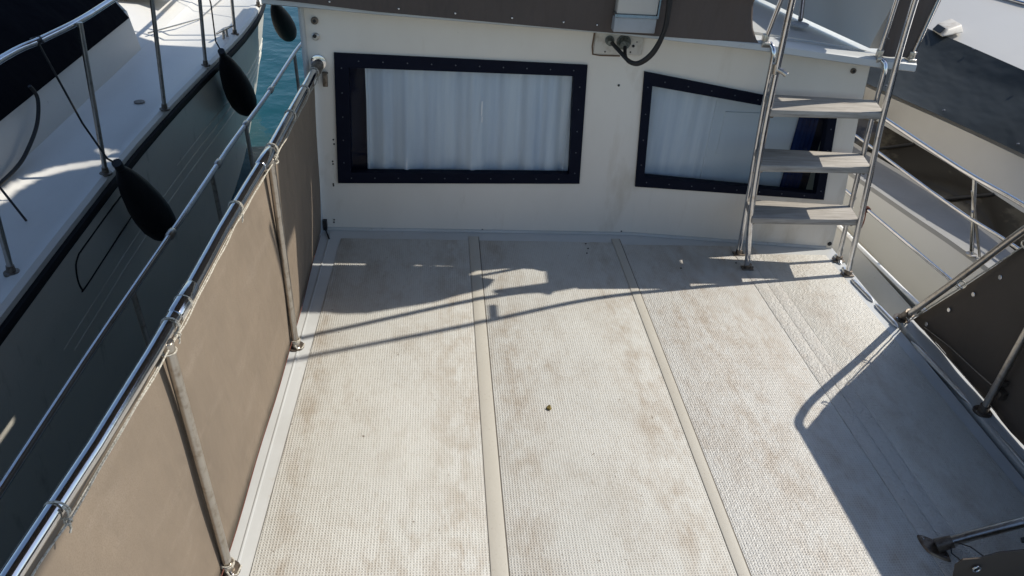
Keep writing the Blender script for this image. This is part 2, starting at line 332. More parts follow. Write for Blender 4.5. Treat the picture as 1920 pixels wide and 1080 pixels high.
# rounded corner moulding and skirt
b = B(); b.tube([(-.597,3.722,Z0),(-.612,3.722,1.2)], .014, 10); b.build('corner_trim', 'gel', yacht, smooth=True)
b = B(); b.tube([wp(x, .004) for x in (-.59, .2, 1.1, 1.7, 2.2)], .012, 8); b.build('wall_fillet', 'gelgrey', yacht, smooth=True)
def window(outer, inner, part_label=None):
    n = B(); th = -.012
    o3 = [Vector(wp(*p)) for p in outer]; i3 = [Vector(wp(*p)) for p in inner]
    of = [p+Vector((0, th, 0)) for p in o3]; jf = [p+Vector((0, th, 0)) for p in i3]; ib = [p+Vector((0, .035, 0)) for p in i3]
    vs = o3+of+jf+ib; fs = []
    for k in range(4):
        k2 = (k+1) % 4
        fs += [(k, k2, 4+k2, 4+k), (4+k, 4+k2, 8+k2, 8+k), (8+k, 8+k2, 12+k2, 12+k)]
    n.add(vs, fs); wn = n.build('window', 'navy', yacht)
    if part_label: wn['label'] = part_label
    g = B(); g.add([p+Vector((0, .028, 0)) for p in i3], [(0, 1, 2, 3)]); g.build('pane', 'glass', wn)
    s = B()                                   # snap fasteners round the cover
    cnt = 0
    for k in range(4):
        a = (of[k]+jf[k])/2; c_ = (of[(k+1) % 4]+jf[(k+1) % 4])/2; L_ = (c_-a).length; m_ = max(2, int(L_/.115))
        for q in range(m_):
            p = a+(c_-a)*(q+.3)/m_; s.disc(p, (0, -1, 0), .0035, .003, 8)
    pieces(s, 'fastener', 'dulsnap', wn)
    return wn, i3
w1, i3 = window(W1o, W1, 'wide navy framed window with a drawn white pleated curtain')
ct = B(); rows = []
for r_ in range(5):
    t = r_/4; row = []
    for k in range(181):
        u = k/180; x = (-.345+1.065*u)*(1-t)+(-.335+1.025*u)*t
        z = .325+.57*t
        fold = .013*math.sin(u*47+2.2*math.sin(u*7))+.009*math.sin(u*19+1)+.003*math.sin(u*120)
        row.append((x, 3.775+fold*(1.15-.25*t), z))
    rows.append(row)
ct.grid(rows); ct.build('curtain', 'curtain', w1, smooth=True)
b = B(); b.box((.236,3.744,.66),(.243,3.747,.735)); b.box((.240,3.744,.625),(.245,3.747,.655)); pieces(b, 'pane_mark', 'cupboard', w1)  # two small white slivers on the front of the pane
b = B(); b.box((-.55, 3.9, .2), (.85, 3.92, 1.05)); b.build('interior_panel', 'inside', w1)
b = B(); b.box((-.336, 3.758, .345), (-.329, 3.766, .893)); b.box((.683, 3.756, .36), (.688, 3.764, .893)); pieces(b, 'curtain_edge', 'cupboard', w1)
w2, i3b = window(W2o, W2, 'trapezoid navy framed window behind the ladder with white cupboards inside')
b = B(); yb = 3.80
b.grid([[(1.0+.46*k/60, yb-.018+.004*math.sin(k*.55)+.003*math.sin(k*.23+1), z_) for k in range(61)] for z_ in (.25, .6, .95)]); b.build('curtain', 'curtain', w2, smooth=True)
b = B(); b.box((1.475, yb-.012, .25), (1.93, yb+.01, .95)); b.box((1.46, yb-.02, .25), (1.475, yb, .95))
b.box((1.52, yb-.018, .47), (1.90, yb-.0125, .71))
pieces(b, 'cupboard', 'cupboard', w2)
b = B(); b.grid([[(1.925+.11*k/24, 3.775+.010*math.sin(k*1.3), z_) for k in range(25)] for z_ in (.28, .82)]); b.build('blue_drape', 'drape', w2, smooth=True)
b = B(); b.box((.98, 3.9, .2), (2.15, 3.92, 1.0)); b.build('interior_panel', 'inside', w2)
# small wall fittings
def fit(name, x, z, r, m, dy=0, hgt=.006): 
    q = B(); q.disc((x, wy(x)+dy, z), (0, -1, 0), r, hgt, 16); return q.build(name, m, yacht)
f1 = fit('drain_fitting', -.553, 1.105, .017, 'dirtsteel', hgt=.012); q = B(); q.disc((-.553, 3.708, 1.105), (0,-1,0), .008, .003, 12); q.build('drain_hole', 'black', f1)
f1 = fit('drain_fitting', -.553, 1.032, .017, 'steeldull', hgt=.012); q = B(); q.disc((-.557, 3.708, 1.036), (0,-1,0), .009, .003, 12); q.build('drain_hole', 'black', f1)
f1 = fit('drain_fitting', 2.049, 1.005, .014, 'dirtsteel', hgt=.010); q = B(); q.disc((2.049, wy(2.049)-.01, 1.005), (0,-1,0), .007, .003, 12); q.build('drain_hole', 'black', f1)
q = fit('drain_hole', 2.215, .033, .012, 'black'); fit('screw_hole', .916, .852, .006, 'black', hgt=.003)
sc = B()
for x, z in ((-.504,.519),(-.502,.495),(-.52,.272),(-.519,.262),(-.528,.06),(-.53,.045),(-.515,.40),(-.514,.385),(.27,.015),(1.05,.02),(-.512,.86)): sc.disc((x, 3.72, z), (0,-1,0), .0045, .003, 8)
pieces(sc, 'screw', 'screw', wall)
sc = B()
for x, y in ((.83,3.60),(.835,3.55),(.82,3.50),(1.30,3.36),(1.62,3.42),(1.70,3.38)): sc.disc((x, y, .004), (0,0,1), .005, .003, 8)
pieces(sc, 'screw', 'screw', yacht)
b = B(); b.box((-.585,3.69,.01),(-.565,3.716,.065)); b.tube([(-.575,3.69,.02),(-.555,3.64,.006),(-.545,3.61,.006)], .004, 8); b.build('deck_latch', 'black', yacht)
# socket plate
b = B(); b.box((.765,3.700,1.008),(1.005,3.7195,1.125)); sp_ = b.build('socket_plate', 'whiteplastic', yacht, bevel=.008)
b = B(); b.tube([(.762,3.717,1.13),(.758,3.717,1.04),(.765,3.717,1.002),(.80,3.717,.998),(.9,3.717,.999)], .0035, 6); b.build('plate_sealant', 'rust', sp_)
for x, z, r in ((.835,1.078,.018),(.905,1.072,.028)):
    b = B(); b.tube([(x,3.70,z),(x,3.672,z),(x-.004,3.655,z-.004)], [r, r, r*.75], 18); b.tube([(x,3.70,z),(x,3.692,z)], r*1.25, 18); b.build('socket', 'socket', sp_, smooth=True)
b = B(); b.disc((.955,3.70,1.055),(0,-1,0),.007,.004,8); b.disc((.97,3.70,1.075),(0,-1,0),.003,.003,8); b.disc((.945,3.70,1.025),(0,-1,0),.004,.003,8); b.disc((.82,3.70,1.022),(0,-1,0),.004,.003,8); pieces(b, 'screw_hole', 'black', sp_)

# roof lip and flybridge deck
LIP = [(-.76,3.60,1.195,1.232),(-.6,3.59,1.190,1.226),(-.27,3.585,1.175,1.205),(.82,3.57,1.138,1.170),(1.54,3.54,1.098,1.140),(2.13,3.50,1.052,1.098),(2.29,3.49,1.045,1.09)]
lb = B(); n = len(LIP); rows = []
rows.append([(x, 3.74, z0+.01) for x, y, z0, z1 in LIP]); rows.append([(x, y+.012, z0) for x, y, z0, z1 in LIP]); rows.append([(x, y, z0+.006) for x, y, z0, z1 in LIP])
rows.append([(x, y+.003, z1-.010) for x, y, z0, z1 in LIP]); rows.append([(x, y+.018, z1) for x, y, z0, z1 in LIP]); rows.append([(x, 3.66, z1+.003) for x, y, z0, z1 in LIP]); rows.append([(x, 8, z1+.003) for x, y, z0, z1 in LIP])
lb.grid(rows); roof = lb.build('cabin_roof', 'gel', yacht, smooth=True)
b = B(); b.grid([[(2.09,3.60,1.12),(1.86,4.45,1.135),(1.60,5.5,1.14),(1.5,6.3,1.14)],[(2.095,3.605,1.145),(1.872,4.46,1.16),(1.615,5.51,1.165),(1.515,6.3,1.165)],[(2.25,3.66,1.62),(2.15,4.55,1.72),(2.02,5.6,1.78),(1.95,6.3,1.8)],[(2.30,3.66,1.62),(2.30,4.55,1.72),(2.30,5.6,1.78),(2.30,6.3,1.8)]]); b.grid([[(2.09,3.60,1.12),(2.095,3.605,1.145),(2.25,3.66,1.62)],[(2.30,3.60,1.12),(2.30,3.605,1.16),(2.30,3.66,1.62)]]); b.build('flybridge_moulding', 'cabinwhite', roof, smooth=True)
b = B(); b.box((-.5,6.3,1.14),(2.2,6.36,1.85)); b.build('flybridge_bulkhead', 'cabinwhite', roof, bevel=.02)
b = B(); b.tube([(1.62,3.63,1.142),(1.8,3.62,1.133),(2.0,3.585,1.118)], .004, 6); b.build('drip_groove', 'plastic', roof, smooth=True)
b = B(); b.box((.802,3.505,1.168),(.995,3.60,1.235)); b.build('mounting_block', 'plastic', roof, bevel=.006)

# ------------------------------------------------------------ helpers for rails
def flange(parent, p, ax, r=.034, m='dirtsteel', h=.008):
    q = B(); q.disc(p, ax, r, h, 20); f = q.build('base_flange', m, parent, smooth=True)
    s = B(); ax = Vector(ax).normalized(); u = ax.orthogonal().normalized(); v = ax.cross(u)
    for k in range(3):
        a = k*2.1+.4; s.disc(Vector(p)+ax*h+(u*math.cos(a)+v*math.sin(a))*r*.7, ax, .0045, .003, 8)
    pieces(s, 'screw', 'steel', f); return f
def cordloop(bb, c, ax, r, cr=.0024, turns=1, pitch=.008):
    c = Vector(c); ax = Vector(ax).normalized(); u = ax.orthogonal().normalized(); v = ax.cross(u); pts = []
    N = int(18*turns)
    for k in range(N+1):
        a = 2*math.pi*k/18; pts.append(c+ax*pitch*(k/18-turns/2)+r*(math.cos(a)*u+math.sin(a)*v))
    bb.tube(pts, cr, 6)

# ------------------------------------------------------------ left guard rail
RAILX = [(-1.0,-.86),(.897,-.717),(1.03,-.698),(1.65,-.652),(2.2,-.632),(2.70,-.597),(3.70,-.552)]
def rx(y): return interp(RAILX, y)
lr = thing('guard_rail', (-.6, 2.7, 0), 'thick polished steel guard rail on three posts along the left deck edge', 'railing')
b = B(); ys = [-.9,-.4,.2,.6,.897,1.2,1.5,1.8,2.1,2.4,2.7,2.95,3.2,3.45,3.68]
b.tube([(rx(y), y, .90) for y in ys], .019, 24); rail = b.build('top_rail', 'steel', lr, smooth=True)
for ya, yb in ((1.66,1.80),(2.56,2.70)):
    b = B(); b.tube([(rx(ya),ya,.90),(rx(ya+.006),ya+.006,.90),(rx(yb-.006),yb-.006,.90),(rx(yb),yb,.90)], [.0195,.0225,.0225,.0195], 24); b.build('rail_sleeve', 'steel', lr, smooth=True)
b = B(); b.disc((-.549,3.718,.912),(0,-1,0),.036,.012,24); fl = b.build('wall_flange', 'steel', lr, smooth=True)
b = B(); b.tube([(-.551,3.70,.90),(-.553,3.66,.898),(-.556,3.60,.898)], [.028,.026,.023], 20); b.build('rail_socket', 'dirtsteel', lr, smooth=True)
b = B(); b.box((-.533,3.69,.80),(-.510,3.712,.87)); b.build('hinge_plate', 'dirtsteel', lr, bevel=.003)
for xb, yb, xt, yt in ((-.582,2.690,-.592,2.66),(-.618,1.568,-.634,1.568),(-.66,.45,-.70,.45)):
    p0 = Vector((xb, yb, .003)); p1 = Vector((rx(yt)+.010, yt, .893))
    b = B(); b.tube([p0, p0+Vector((0,0,.02)), p1], [.0165, .0145, .0145], 18); po = b.build('post', 'steeldull', lr, smooth=True)
    flange(po, (xb, yb, .0005), (0,0,1), .036, 'dirtsteel', .007)
    b = B(); b.tube([p0+Vector((0,0,.006)), p0+Vector((0,0,.036))], [.021,.0185], 18); b.build('collar', 'steeldull', po, smooth=True)
    b = B(); b.tube([p1-Vector((0,0,.028)), p1-Vector((0,0,.004))], .0165, 16); b.build('tee_fitting', 'steeldull', po, smooth=True)

# left canvas screen, outboard of the posts, laced to the rail
sc1 = thing('canvas_screen', (-.63, 2.2, 0), 'sunlit taupe canvas screen laced under the left guard rail', 'canvas screen')
def sx(y): return rx(y)-.016
def cwav(y, t): return .0035*math.sin(y*7.3+t*3)+.002*math.sin(y*19+1.3*t*t)+.003*math.sin(t*5+y*2.1)+.004
for (ya, yb) in ((-.9, 3.69),):
    b = B(); rows = []; nz = 14; ny = int((yb-ya)/.03)
    for i in range(nz+1):
        t = i/nz; row = []
        for k in range(ny+1):
            y = ya+(yb-ya)*k/ny
            xb = interp([(-1,-.735),(1.0,-.648),(1.57,-.630),(2.69,-.598),(3.7,-.596)], y)-.003
            scal = .014*abs(math.sin(math.pi*(y-.15)/.31))*(1-(1-t))*1.0
            x = xb+(sx(y)-.004-xb)*t + cwav(y, t)*math.sin(math.pi*min(t, 1)) + .0035*math.sin(y*57+math.sin(y*13))*t**5*(1-t**20) + .003*math.sin(y*41)*(1-t)**8*t*8
            row.append((x, y, .003+(.872-scal*.5-.003)*t))
        rows.append(row)
    b.grid(rows); pn = b.build('canvas_panel', 'canvas', sc1, smooth=True)
    q = pn.modifiers.new('solid', 'SOLIDIFY'); q.thickness = .0025; q.offset = -1
b = B(); b.tube([(sx(y)+.0035+.001, y, .832) for y in [ya*.1 for ya in range(-9, 37)]], .0016, 6); b.build('hem_stitching', 'cord', sc1)
b = B(); b.tube([(interp([(-1,-.73),(1.0,-.642),(1.57,-.625),(2.69,-.593),(3.7,-.590)], y*.1)+.002, y*.1, .035+.006*math.sin(y)) for y in range(-9, 37)], .0018, 6); b.build('bottom_cord', 'redcord', sc1)
b = B()
pts = []
for k in range(0, 461):
    y = -.9+k*.01; pts.append((rx(y)+.018+.0012*math.sin(y*31), y, .874+.0018*math.sin(y*21)))
b.tube(pts, .0023, 6); b.build('lacing_cord', 'cord', sc1, smooth=True)
for y in (.1, .56, 1.04, 1.625, 1.725, 2.26, 2.72, 3.06, 3.36, 3.60):
    b = B(); ax = (rx(y+.05)-rx(y-.05), .1, 0); cordloop(b, (rx(y), y, .899), ax, .0225, turns=1.2, pitch=.006)
    if y in (1.04, 1.625, 2.72, 3.60, 2.26, .1):
        cordloop(b, (rx(y)+.015, y-.004, .872), (0,1,0), .006, turns=1.5); b.tube([(rx(y)+.018,y-.006,.868),(rx(y)+.020,y-.010,.860),(rx(y)+.018,y-.014,.852)], .0024, 6)
    b.build('rail_lashing', 'cord', sc1, smooth=True)
for (x, y) in ((-.582,2.69),(-.618,1.568)):
    b = B(); cordloop(b, (x, y, .035), (0,.2,1), .020, turns=2.3, pitch=.006); b.tube([(x-.02,y,.04),(x+.012,y-.03,.012),(x+.03,y-.02,.008),(x+.036,y+.012,.008)], .003, 6); cordloop(b,(rx(y)+.010,y,.862),(0,0,1),.0185,turns=1.6,pitch=.006); pieces(b, 'post_lashing', 'cord', sc1, True)

# ------------------------------------------------------------ outboard thin rail on the left
tr = thing('side_deck_rail', (-1.0, 3.4, -.3), 'slim steel rail outboard of the left canvas screen above the dark water gap', 'railing')
TR = [(-.8,-1.17),(1.5,-1.127),(2.13,-1.105),(2.86,-1.068),(3.75,-1.029),(4.5,-.977),(5.4,-.941),(7,-.80)]
b = B(); b.tube([(interp(TR, -.8+.15*k), -.8+.15*k, .45) for k in range(53)], .0125, 16); b.build('top_rail', 'steel', tr, smooth=True)
for y in (1.2, 2.445, 3.44, 4.05, 5.33):
    b = B(); x = interp(TR, y); b.tube([(x, y, .44), (x+.02, y+.03, -.30)], .011, 12); b.build('post', 'steeldull', tr, smooth=True)
for y in (2.86, 3.55, 4.05, 4.6):
    b = B(); x = interp(TR, y); dv = Vector((.03, 1, 0)).normalized(); p = Vector((x, y, .45)); b.tube([p-dv*.03, p-dv*.022, p+dv*.022, p+dv*.03], [.0135,.018,.018,.0135], 14); b.build('rail_clamp', 'steeldull', tr, smooth=True)
b = B(); b.hexa([(-1.06,-1,-.36),(-.66,-1,-.36),(-.61,4.2,-.36),(-.95,4.2,-.36),(-.86,8,-.36),(-.6,8,-.36)][0:4], [(-1.06,-1,-.31),(-.66,-1,-.31),(-.61,4.2,-.31),(-.95,4.2,-.31)])
#b.build('side_deck', 'gelgrey', yacht)

# ------------------------------------------------------------ right guard rail and screen
rr_ = thing('guard_rail', (2.3, 2.5, 0), 'steel guard rail at the right deck edge with a sloping forward end', 'railing')
b = B(); b.tube(smoothline([(2.295,2.905,.012),(2.300,2.70,.36),(2.302,2.48,.745),(2.304,2.40,.855),(2.305,2.36,.892),(2.306,2.32,.902),(2.31,2.2,.9),(2.33,1.0,.9),(2.35,-1,.9)], 5), .0155, 18); b.build('top_rail', 'steeldull', rr_, smooth=True)
flange(rr_, (2.295,2.912,.006), (0,0,1), .040)
b = B(); b.tube([(2.295,2.915,.006),(2.296,2.875,.07)], .022, 16); b.build('rail_foot', 'dirtsteel', rr_, smooth=True)
for y in (2.244, .9):
    b = B(); b.tube([(2.300,y,.006),(2.300,y,.03),(2.312,y,.89)], [.018,.0145,.0145], 16); po = b.build('post', 'steeldull', rr_, smooth=True)
    flange(po, (2.3, y, .007), (0,0,1), .038)
    b = B(); b.tube([(2.3,y,.012),(2.3,y,.045)], .020, 16); b.build('collar', 'dirtsteel', po, smooth=True)
    b = B(); b.box((2.312,y-.03,.10),(2.345,y+.035,.135)); b.box((2.305,y-.01,.155),(2.34,y+.012,.18)); pieces(b, 'canvas_clamp', 'dirtsteel', po)
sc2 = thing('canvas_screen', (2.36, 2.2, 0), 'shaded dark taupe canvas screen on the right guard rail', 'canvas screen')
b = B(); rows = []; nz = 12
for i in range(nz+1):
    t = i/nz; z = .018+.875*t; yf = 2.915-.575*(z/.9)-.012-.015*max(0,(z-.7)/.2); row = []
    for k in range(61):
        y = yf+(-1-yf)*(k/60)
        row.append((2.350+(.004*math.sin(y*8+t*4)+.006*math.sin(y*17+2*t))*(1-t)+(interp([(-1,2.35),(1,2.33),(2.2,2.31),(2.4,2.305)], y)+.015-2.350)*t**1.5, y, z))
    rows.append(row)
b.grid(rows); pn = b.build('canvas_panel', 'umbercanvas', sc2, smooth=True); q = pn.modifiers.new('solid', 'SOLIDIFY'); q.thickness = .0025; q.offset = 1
b = B(); b.tube([(2.325+.001*math.sin(k*1.9), 2.915-.575*((.03+.84*k/40)/.9)-.015*max(0,(.03+.84*k/40-.7)/.2)-.012+.001*math.sin(k*1.3), .03+.84*k/40) for k in range(41)], .0032, 6)
for k in (0, 3, 6): cordloop(b, (2.300, 2.905-.60*((.05+.11*k)/.9), .05+.11*k), (0,-.55,.83), .0175, .0028, 1.2, .006)
pieces(b, 'lacing', 'cord', sc2, True)
b = B()
for i in range(6):
    z = .06+.15*i; y = 2.865-.575*(z/.9)-.012; b.disc((2.344-.02*(z/.9)**1.5,y-.018,z),(-1,0,0),.011,.007,12)
pieces(b, 'grommet', 'snap', sc2)
b = B(); b.tube([(2.345,2.83,.03),(2.338,2.6,.075),(2.330,2.4,.10),(2.318,2.26,.125)], .0022, 6); b.tube([(2.345,2.80,.02),(2.346,2.4,.022),(2.35,1.0,.022)], .003, 6); pieces(b, 'edge_cord', 'steeldull', sc2, True)

# slanted pole with its oval foot, and the stern canvas beside it
sp2 = thing('support_pole', (1.715, 1.577, 0), 'slanted steel pole rising from an oval foot at the lower right of the deck', 'pole')
b = B(); b.tube([(1.722,1.572,.03),(1.80,1.563,.083),(1.948,1.55,.165),(2.30,1.52,.33)], .0165, 20); b.build('tube', 'steeldull', sp2, smooth=True)
b = B(); b.tube([(1.708,1.574,.022),(1.752,1.569,.05)], [.024,.021], 18); b.build('collar', 'dirtsteel', sp2, smooth=True)
b = B(); lo = []; hi = []
for k in range(28):
    a = 2*math.pi*k/28; ca, sa = math.cos(a), math.sin(a); rad = 1/(abs(ca)**1.4+abs(sa)**1.4)**(1/1.4)
    vx = .064*ca*rad; vy = .034*sa*rad; ang = math.radians(-62)
    lo.append((1.707+vx*math.cos(ang)-vy*math.sin(ang), 1.577+vx*math.sin(ang)+vy*math.cos(ang), .0045)); hi.append((1.707+.9*(lo[-1][0]-1.707), 1.577+.9*(lo[-1][1]-1.577), .012))
b.hexa(lo, hi); ft = b.build('foot_plate', 'dirtsteel', sp2)
b = B()
for q in (-.042, .042): b.disc((1.707+q*math.cos(math.radians(-62)), 1.577+q*math.sin(math.radians(-62)), .012), (0,0,1), .007, .003, 10)
pieces(b, 'screw', 'steel', ft)
sc3 = thing('canvas_screen', (1.75, 1.38, .1), 'brown canvas corner with a steel grommet at the lower right edge', 'canvas screen')
b = B(); pl = [(1.655,1.40,.02),(1.600,1.385,.175),(1.612,1.382,.205),(1.66,1.38,.212),(1.715,1.38,.238),(1.80,1.37,.262),(1.95,1.35,.27),(2.3,1.33,.30),(2.32,1.36,.02)]
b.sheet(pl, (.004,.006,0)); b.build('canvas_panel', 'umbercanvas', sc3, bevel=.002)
b = B()
for k in range(1):
    c0 = Vector((1.668,1.374,.170)); pts = [c0+.011*Vector((math.cos(a/16*2*math.pi),0,math.sin(a/16*2*math.pi))) for a in range(17)]
    b.tube(pts, .0035, 8)
b.build('grommet', 'snap', sc3, smooth=True)
b = B(); b.disc((1.668,1.379,.170),(0,-1,0),.008,.003,12); b.build('grommet_hole', 'black', sc3)
b = B(); b.tube([(1.672,1.373,.175),(1.66,1.43,.14),(1.73,1.53,.04),(1.745,1.565,.045)], .0022, 6); b.tube([(1.69,1.378,.21),(1.715,1.47,.15),(1.75,1.56,.06)], .0022, 6); pieces(b, 'tie_cord', 'black', sc3, True)
b = B(); b.tube([(1.80,1.41,.255),(1.83,1.40,.268),(1.86,1.41,.262)], [.008,.014,.008], 10); b.tube([(1.93,1.41,.295),(1.96,1.40,.305),(1.99,1.41,.30)], [.01,.016,.01], 10); pieces(b, 'toggle', 'black', sc3, True)

# ------------------------------------------------------------ ladder
ld = thing('boarding_ladder', (1.93, 3.4, 0), 'steel ladder with three weathered teak treads leading up to the flybridge', 'ladder')
LEGL = [(1.662,3.364,.004),(1.600,3.350,.33),(1.567,3.342,.62),(1.545,3.340,.9),(1.512,3.310,1.38),(1.44,3.160,2.05),(1.36,3.00,2.75)]
LEGR = [(2.200,3.313,.004),(2.168,3.32,.33),(2.136,3.325,.62),(2.104,3.33,.9),(2.061,3.315,1.40),(2.00,3.20,2.0),(1.93,3.08,2.75)]
RL = [(1.664,3.512,.004),(1.640,3.518,.33),(1.617,3.522,.62),(1.597,3.525,.9),(1.585,3.522,1.075),(1.580,3.535,1.118),(1.566,3.555,1.135)]
RR = [(2.215,3.460,.004),(2.190,3.475,.33),(2.168,3.485,.62),(2.146,3.49,.9),(2.135,3.485,1.03),(2.130,3.495,1.075),(2.118,3.51,1.09)]
for nm, L_, r in (('front_leg',LEGL,.0145),('front_leg',LEGR,.0145),('rear_leg',RL,.0125),('rear_leg',RR,.0125)):
    b = B(); b.tube(smoothline(L_, 5), r, 16); lg = b.build(nm, 'steel', ld, smooth=True)
    b = B(); x, y, z = L_[0]; b.box((x-.03,y-.02,.004),(x+.03,y+.02,.012)); b.tube([(x,y,.012),(x,y,.035)], r*1.35, 14); b.build('foot', 'dirtsteel', lg, bevel=.002)
for z, fl_, fr, bl, br in ((.33,(1.60,3.325),(2.166,3.325),(1.637,3.535),(2.193,3.49)),(.62,(1.567,3.318),(2.136,3.325),(1.615,3.535),(2.170,3.50)),(.9,(1.547,3.314),(2.104,3.325),(1.597,3.535),(2.146,3.503))):
    b = B(); 
    mid = .36
    def pt(a, c_, t, zz): return (a[0]+(c_[0]-a[0])*t, a[1]+(c_[1]-a[1])*t, zz)
    for t0, t1 in ((0, .985),):
        b.hexa([pt(fl_,bl,t0,z-.034),pt(fr,br,t0,z-.034),pt(fr,br,t1,z-.034),pt(fl_,bl,t1,z-.034)], [pt(fl_,bl,t0,z),pt(fr,br,t0,z),pt(fr,br,t1,z),pt(fl_,bl,t1,z)])
    tdr = b.build('tread', 'teak', ld, bevel=.004)
    b = B()
    for s_, (a, c_) in ((1,(fl_,bl)),(-1,(fr,br))):
        b.tube([(a[0]+s_*.02,a[1]+.02,z-.04),(c_[0]+s_*.02,c_[1]-.02,z-.04)], .008, 8)
    pieces(b, 'tread_bracket', 'dirtsteel', tdr)
b = B(); b.tube([(1.531,3.34,1.06),(1.529,3.34,1.105)], .0185, 14); b.tube([(1.53,3.335,1.085),(1.552,3.318,1.078),(1.572,3.308,1.066)], [.011,.012,.012], 12); b.tube([(1.557,3.314,1.090),(1.565,3.312,1.058)], .0055, 8); b.build('clamp', 'steeldull', ld, smooth=True)
for L_ in (LEGR,):
    x = interp([(p[2], p[0]) for p in L_], 1.86); b = B(); b.box((x-.010,3.23,1.85),(x+.012,3.345,1.88)); b.build('bridge_bracket', 'steel', ld, bevel=.003)

# ------------------------------------------------------------ flybridge rail and its canvas
fb = thing('flybridge_rail', (1.55, 3.6, 1.14), 'steel flybridge rail and gate posts standing at the roof edge above the ladder', 'railing')
b = B(); b.tube(smoothline([(-.62,3.41,2.4),(.4,3.40,2.4),(1.93,3.385,2.4)], 4), .0135, 14); b.build('top_rail', 'steel', fb, smooth=True)
b = B(); b.tube(smoothline([(2.07,3.46,1.9),(2.28,3.47,1.9),(2.35,3.55,1.9),(2.35,4.5,1.9),(2.33,7,1.9)], 4), .0135, 14); b.build('top_rail', 'steel', fb, smooth=True)
for p0, p1 in (((1.545,3.565,1.13),(1.66,3.40,2.4)),((2.108,3.53,1.09),(2.065,3.47,1.9)),((2.27,3.53,1.09),(2.335,3.49,1.9)),((-.6,3.66,1.22),(-.62,3.42,2.4))):
    b = B(); b.tube([p0, lerp(p0, p1, .5), p1], .0115, 14); po = b.build('gate_post', 'steel', fb, smooth=True)
    b = B(); x, y, z = p0; b.box((x-.020,y-.026,z-.012),(x+.020,y+.022,z+.012)); b.tube([(x,y,z-.02),(x,y,z+.045)], .017, 14); b.build('hinge_bracket', 'steeldull', po, bevel=.003)
b = B(); b.tube([(1.85,3.90,1.165),(1.93,4.15,1.36),(2.0,4.4,1.56)], .012, 12); po = b.build('brace', 'steeldull', fb, smooth=True)
b = B(); b.disc((1.85,3.895,1.14),(0,0,1),.045,.012,16); b.build('base_flange', 'plastic', po)
dc = thing('canvas_dodger', (.5, 3.57, 1.18), 'wide brown canvas dodger snapped along the roof edge above the windows', 'canvas screen')
rows = []
for i in range(61):
    t = (i/60)**1.6; row = []
    zz = 1.15+1.25*t; xr = interp([(1.13,1.535),(1.17,1.495),(1.22,1.465),(1.27,1.45),(1.33,1.438),(1.38,1.445),(1.43,1.62),(1.6,1.72),(2.0,1.86),(2.4,1.93)], zz)  # flare at the upper right is invented, shaped to cast the deck shadow
    for k in range(121):
        x = -.72+(xr+.72)*k/120
        z0 = interp([(p[0], p[3]) for p in LIP], x)-.006-.014*interp([(-.7,0),(.8,1),(1.5,.2)], x)
        y = 3.574-.022*(x+.6)/2.1+interp([(1.15,0),(1.33,-.012),(1.5,-.10),(1.7,-.13),(2.4,-.18)], zz)+.006*math.sin(x*9)*t+.004*math.sin(x*31+t*5)*min(1, t*4)
        row.append((x, y, z0+(2.40-z0)*t))
    rows.append(row)
b = B(); b.grid(rows); pn = b.build('canvas_panel', 'darkcanvas', dc, smooth=True); q = pn.modifiers.new('solid', 'SOLIDIFY'); q.thickness = .003; q.offset = 0
b = B()
for x in (-.46, -.16, .09, .345, .58, .735): b.disc((x, 3.572-.022*(x+.6)/2.1-.004, interp([(p[0], p[3]) for p in LIP], x)+.012), (0,-1,0), .0045, .004, 12)
pieces(b, 'snap', 'snap', dc)
dc2 = thing('canvas_dodger', (2.2, 3.55, 1.1), 'narrow dark canvas panel on the flybridge corner right of the ladder', 'canvas screen')
rows = []
for i in range(11):
    t = i/10; rows.append([(2.10+.19*k/12+(.02*math.sin(t*3)-.04*t if k == 0 else 0)+.06*t*k/12, 3.535-.065*t+.004*math.sin(k*1.1+t*4), 1.102+.785*t) for k in range(13)])
b = B(); b.grid(rows); b.grid([[(2.292+.055*t+.004*math.sin(yy*5+t*3), 3.51-.03*t+yy, 1.60+.29*t) for yy in [.02+q*.2 for q in range(17)]] for t in [i/8 for i in range(9)]])
b.build('canvas_panel', 'darkcanvas', dc2, smooth=True)
b = B(); b.tube([(2.293,3.54,1.11),(2.297,3.55,1.3),(2.32,3.57,1.5)], .003, 6); b.disc((2.288,3.538,1.125),(0,-1,0),.007,.01,10); b.disc((2.13,3.54,1.19),(0,-1,0),.006,.01,10); pieces(b, 'corner_cord', 'snap', dc2)

# deck locker box and cable on the roof edge
bx = thing('equipment_box', (.9, 3.55, 1.24), 'small white metal box on the roof edge between the two windows', 'box')
b = B(); b.box((.806,3.50,1.25),(.99,3.56,1.55)); b.build('casing', 'cabinwhite', bx, bevel=.006)
b = B(); b.box((.798,3.495,1.237),(.998,3.57,1.2495)); b.box((.992,3.498,1.2498),(.999,3.565,1.55)); pieces(b, 'metal_edge', 'steel', bx)
cb = B(); cb.tube(smoothline([(1.02,3.47,1.75),(1.022,3.48,1.40),(1.030,3.48,1.28),(1.028,3.485,1.18),(.995,3.50,1.085),(.945,3.52,1.03),(.905,3.55,1.028),(.868,3.60,1.055),(.838,3.655,1.078)], 8), .0095, 12)
cb.tube(smoothline([(1.034,3.47,1.75),(1.036,3.48,1.30),(1.036,3.49,1.19),(1.005,3.50,1.083),(.955,3.53,1.022),(.915,3.57,1.015),(.903,3.62,1.03),(.905,3.66,1.062)], 8), .0085, 12)
tag(cb.build('power_cable', 'black', smooth=True), 'black power cables looping down from the roof edge into the wall sockets', 'cable')

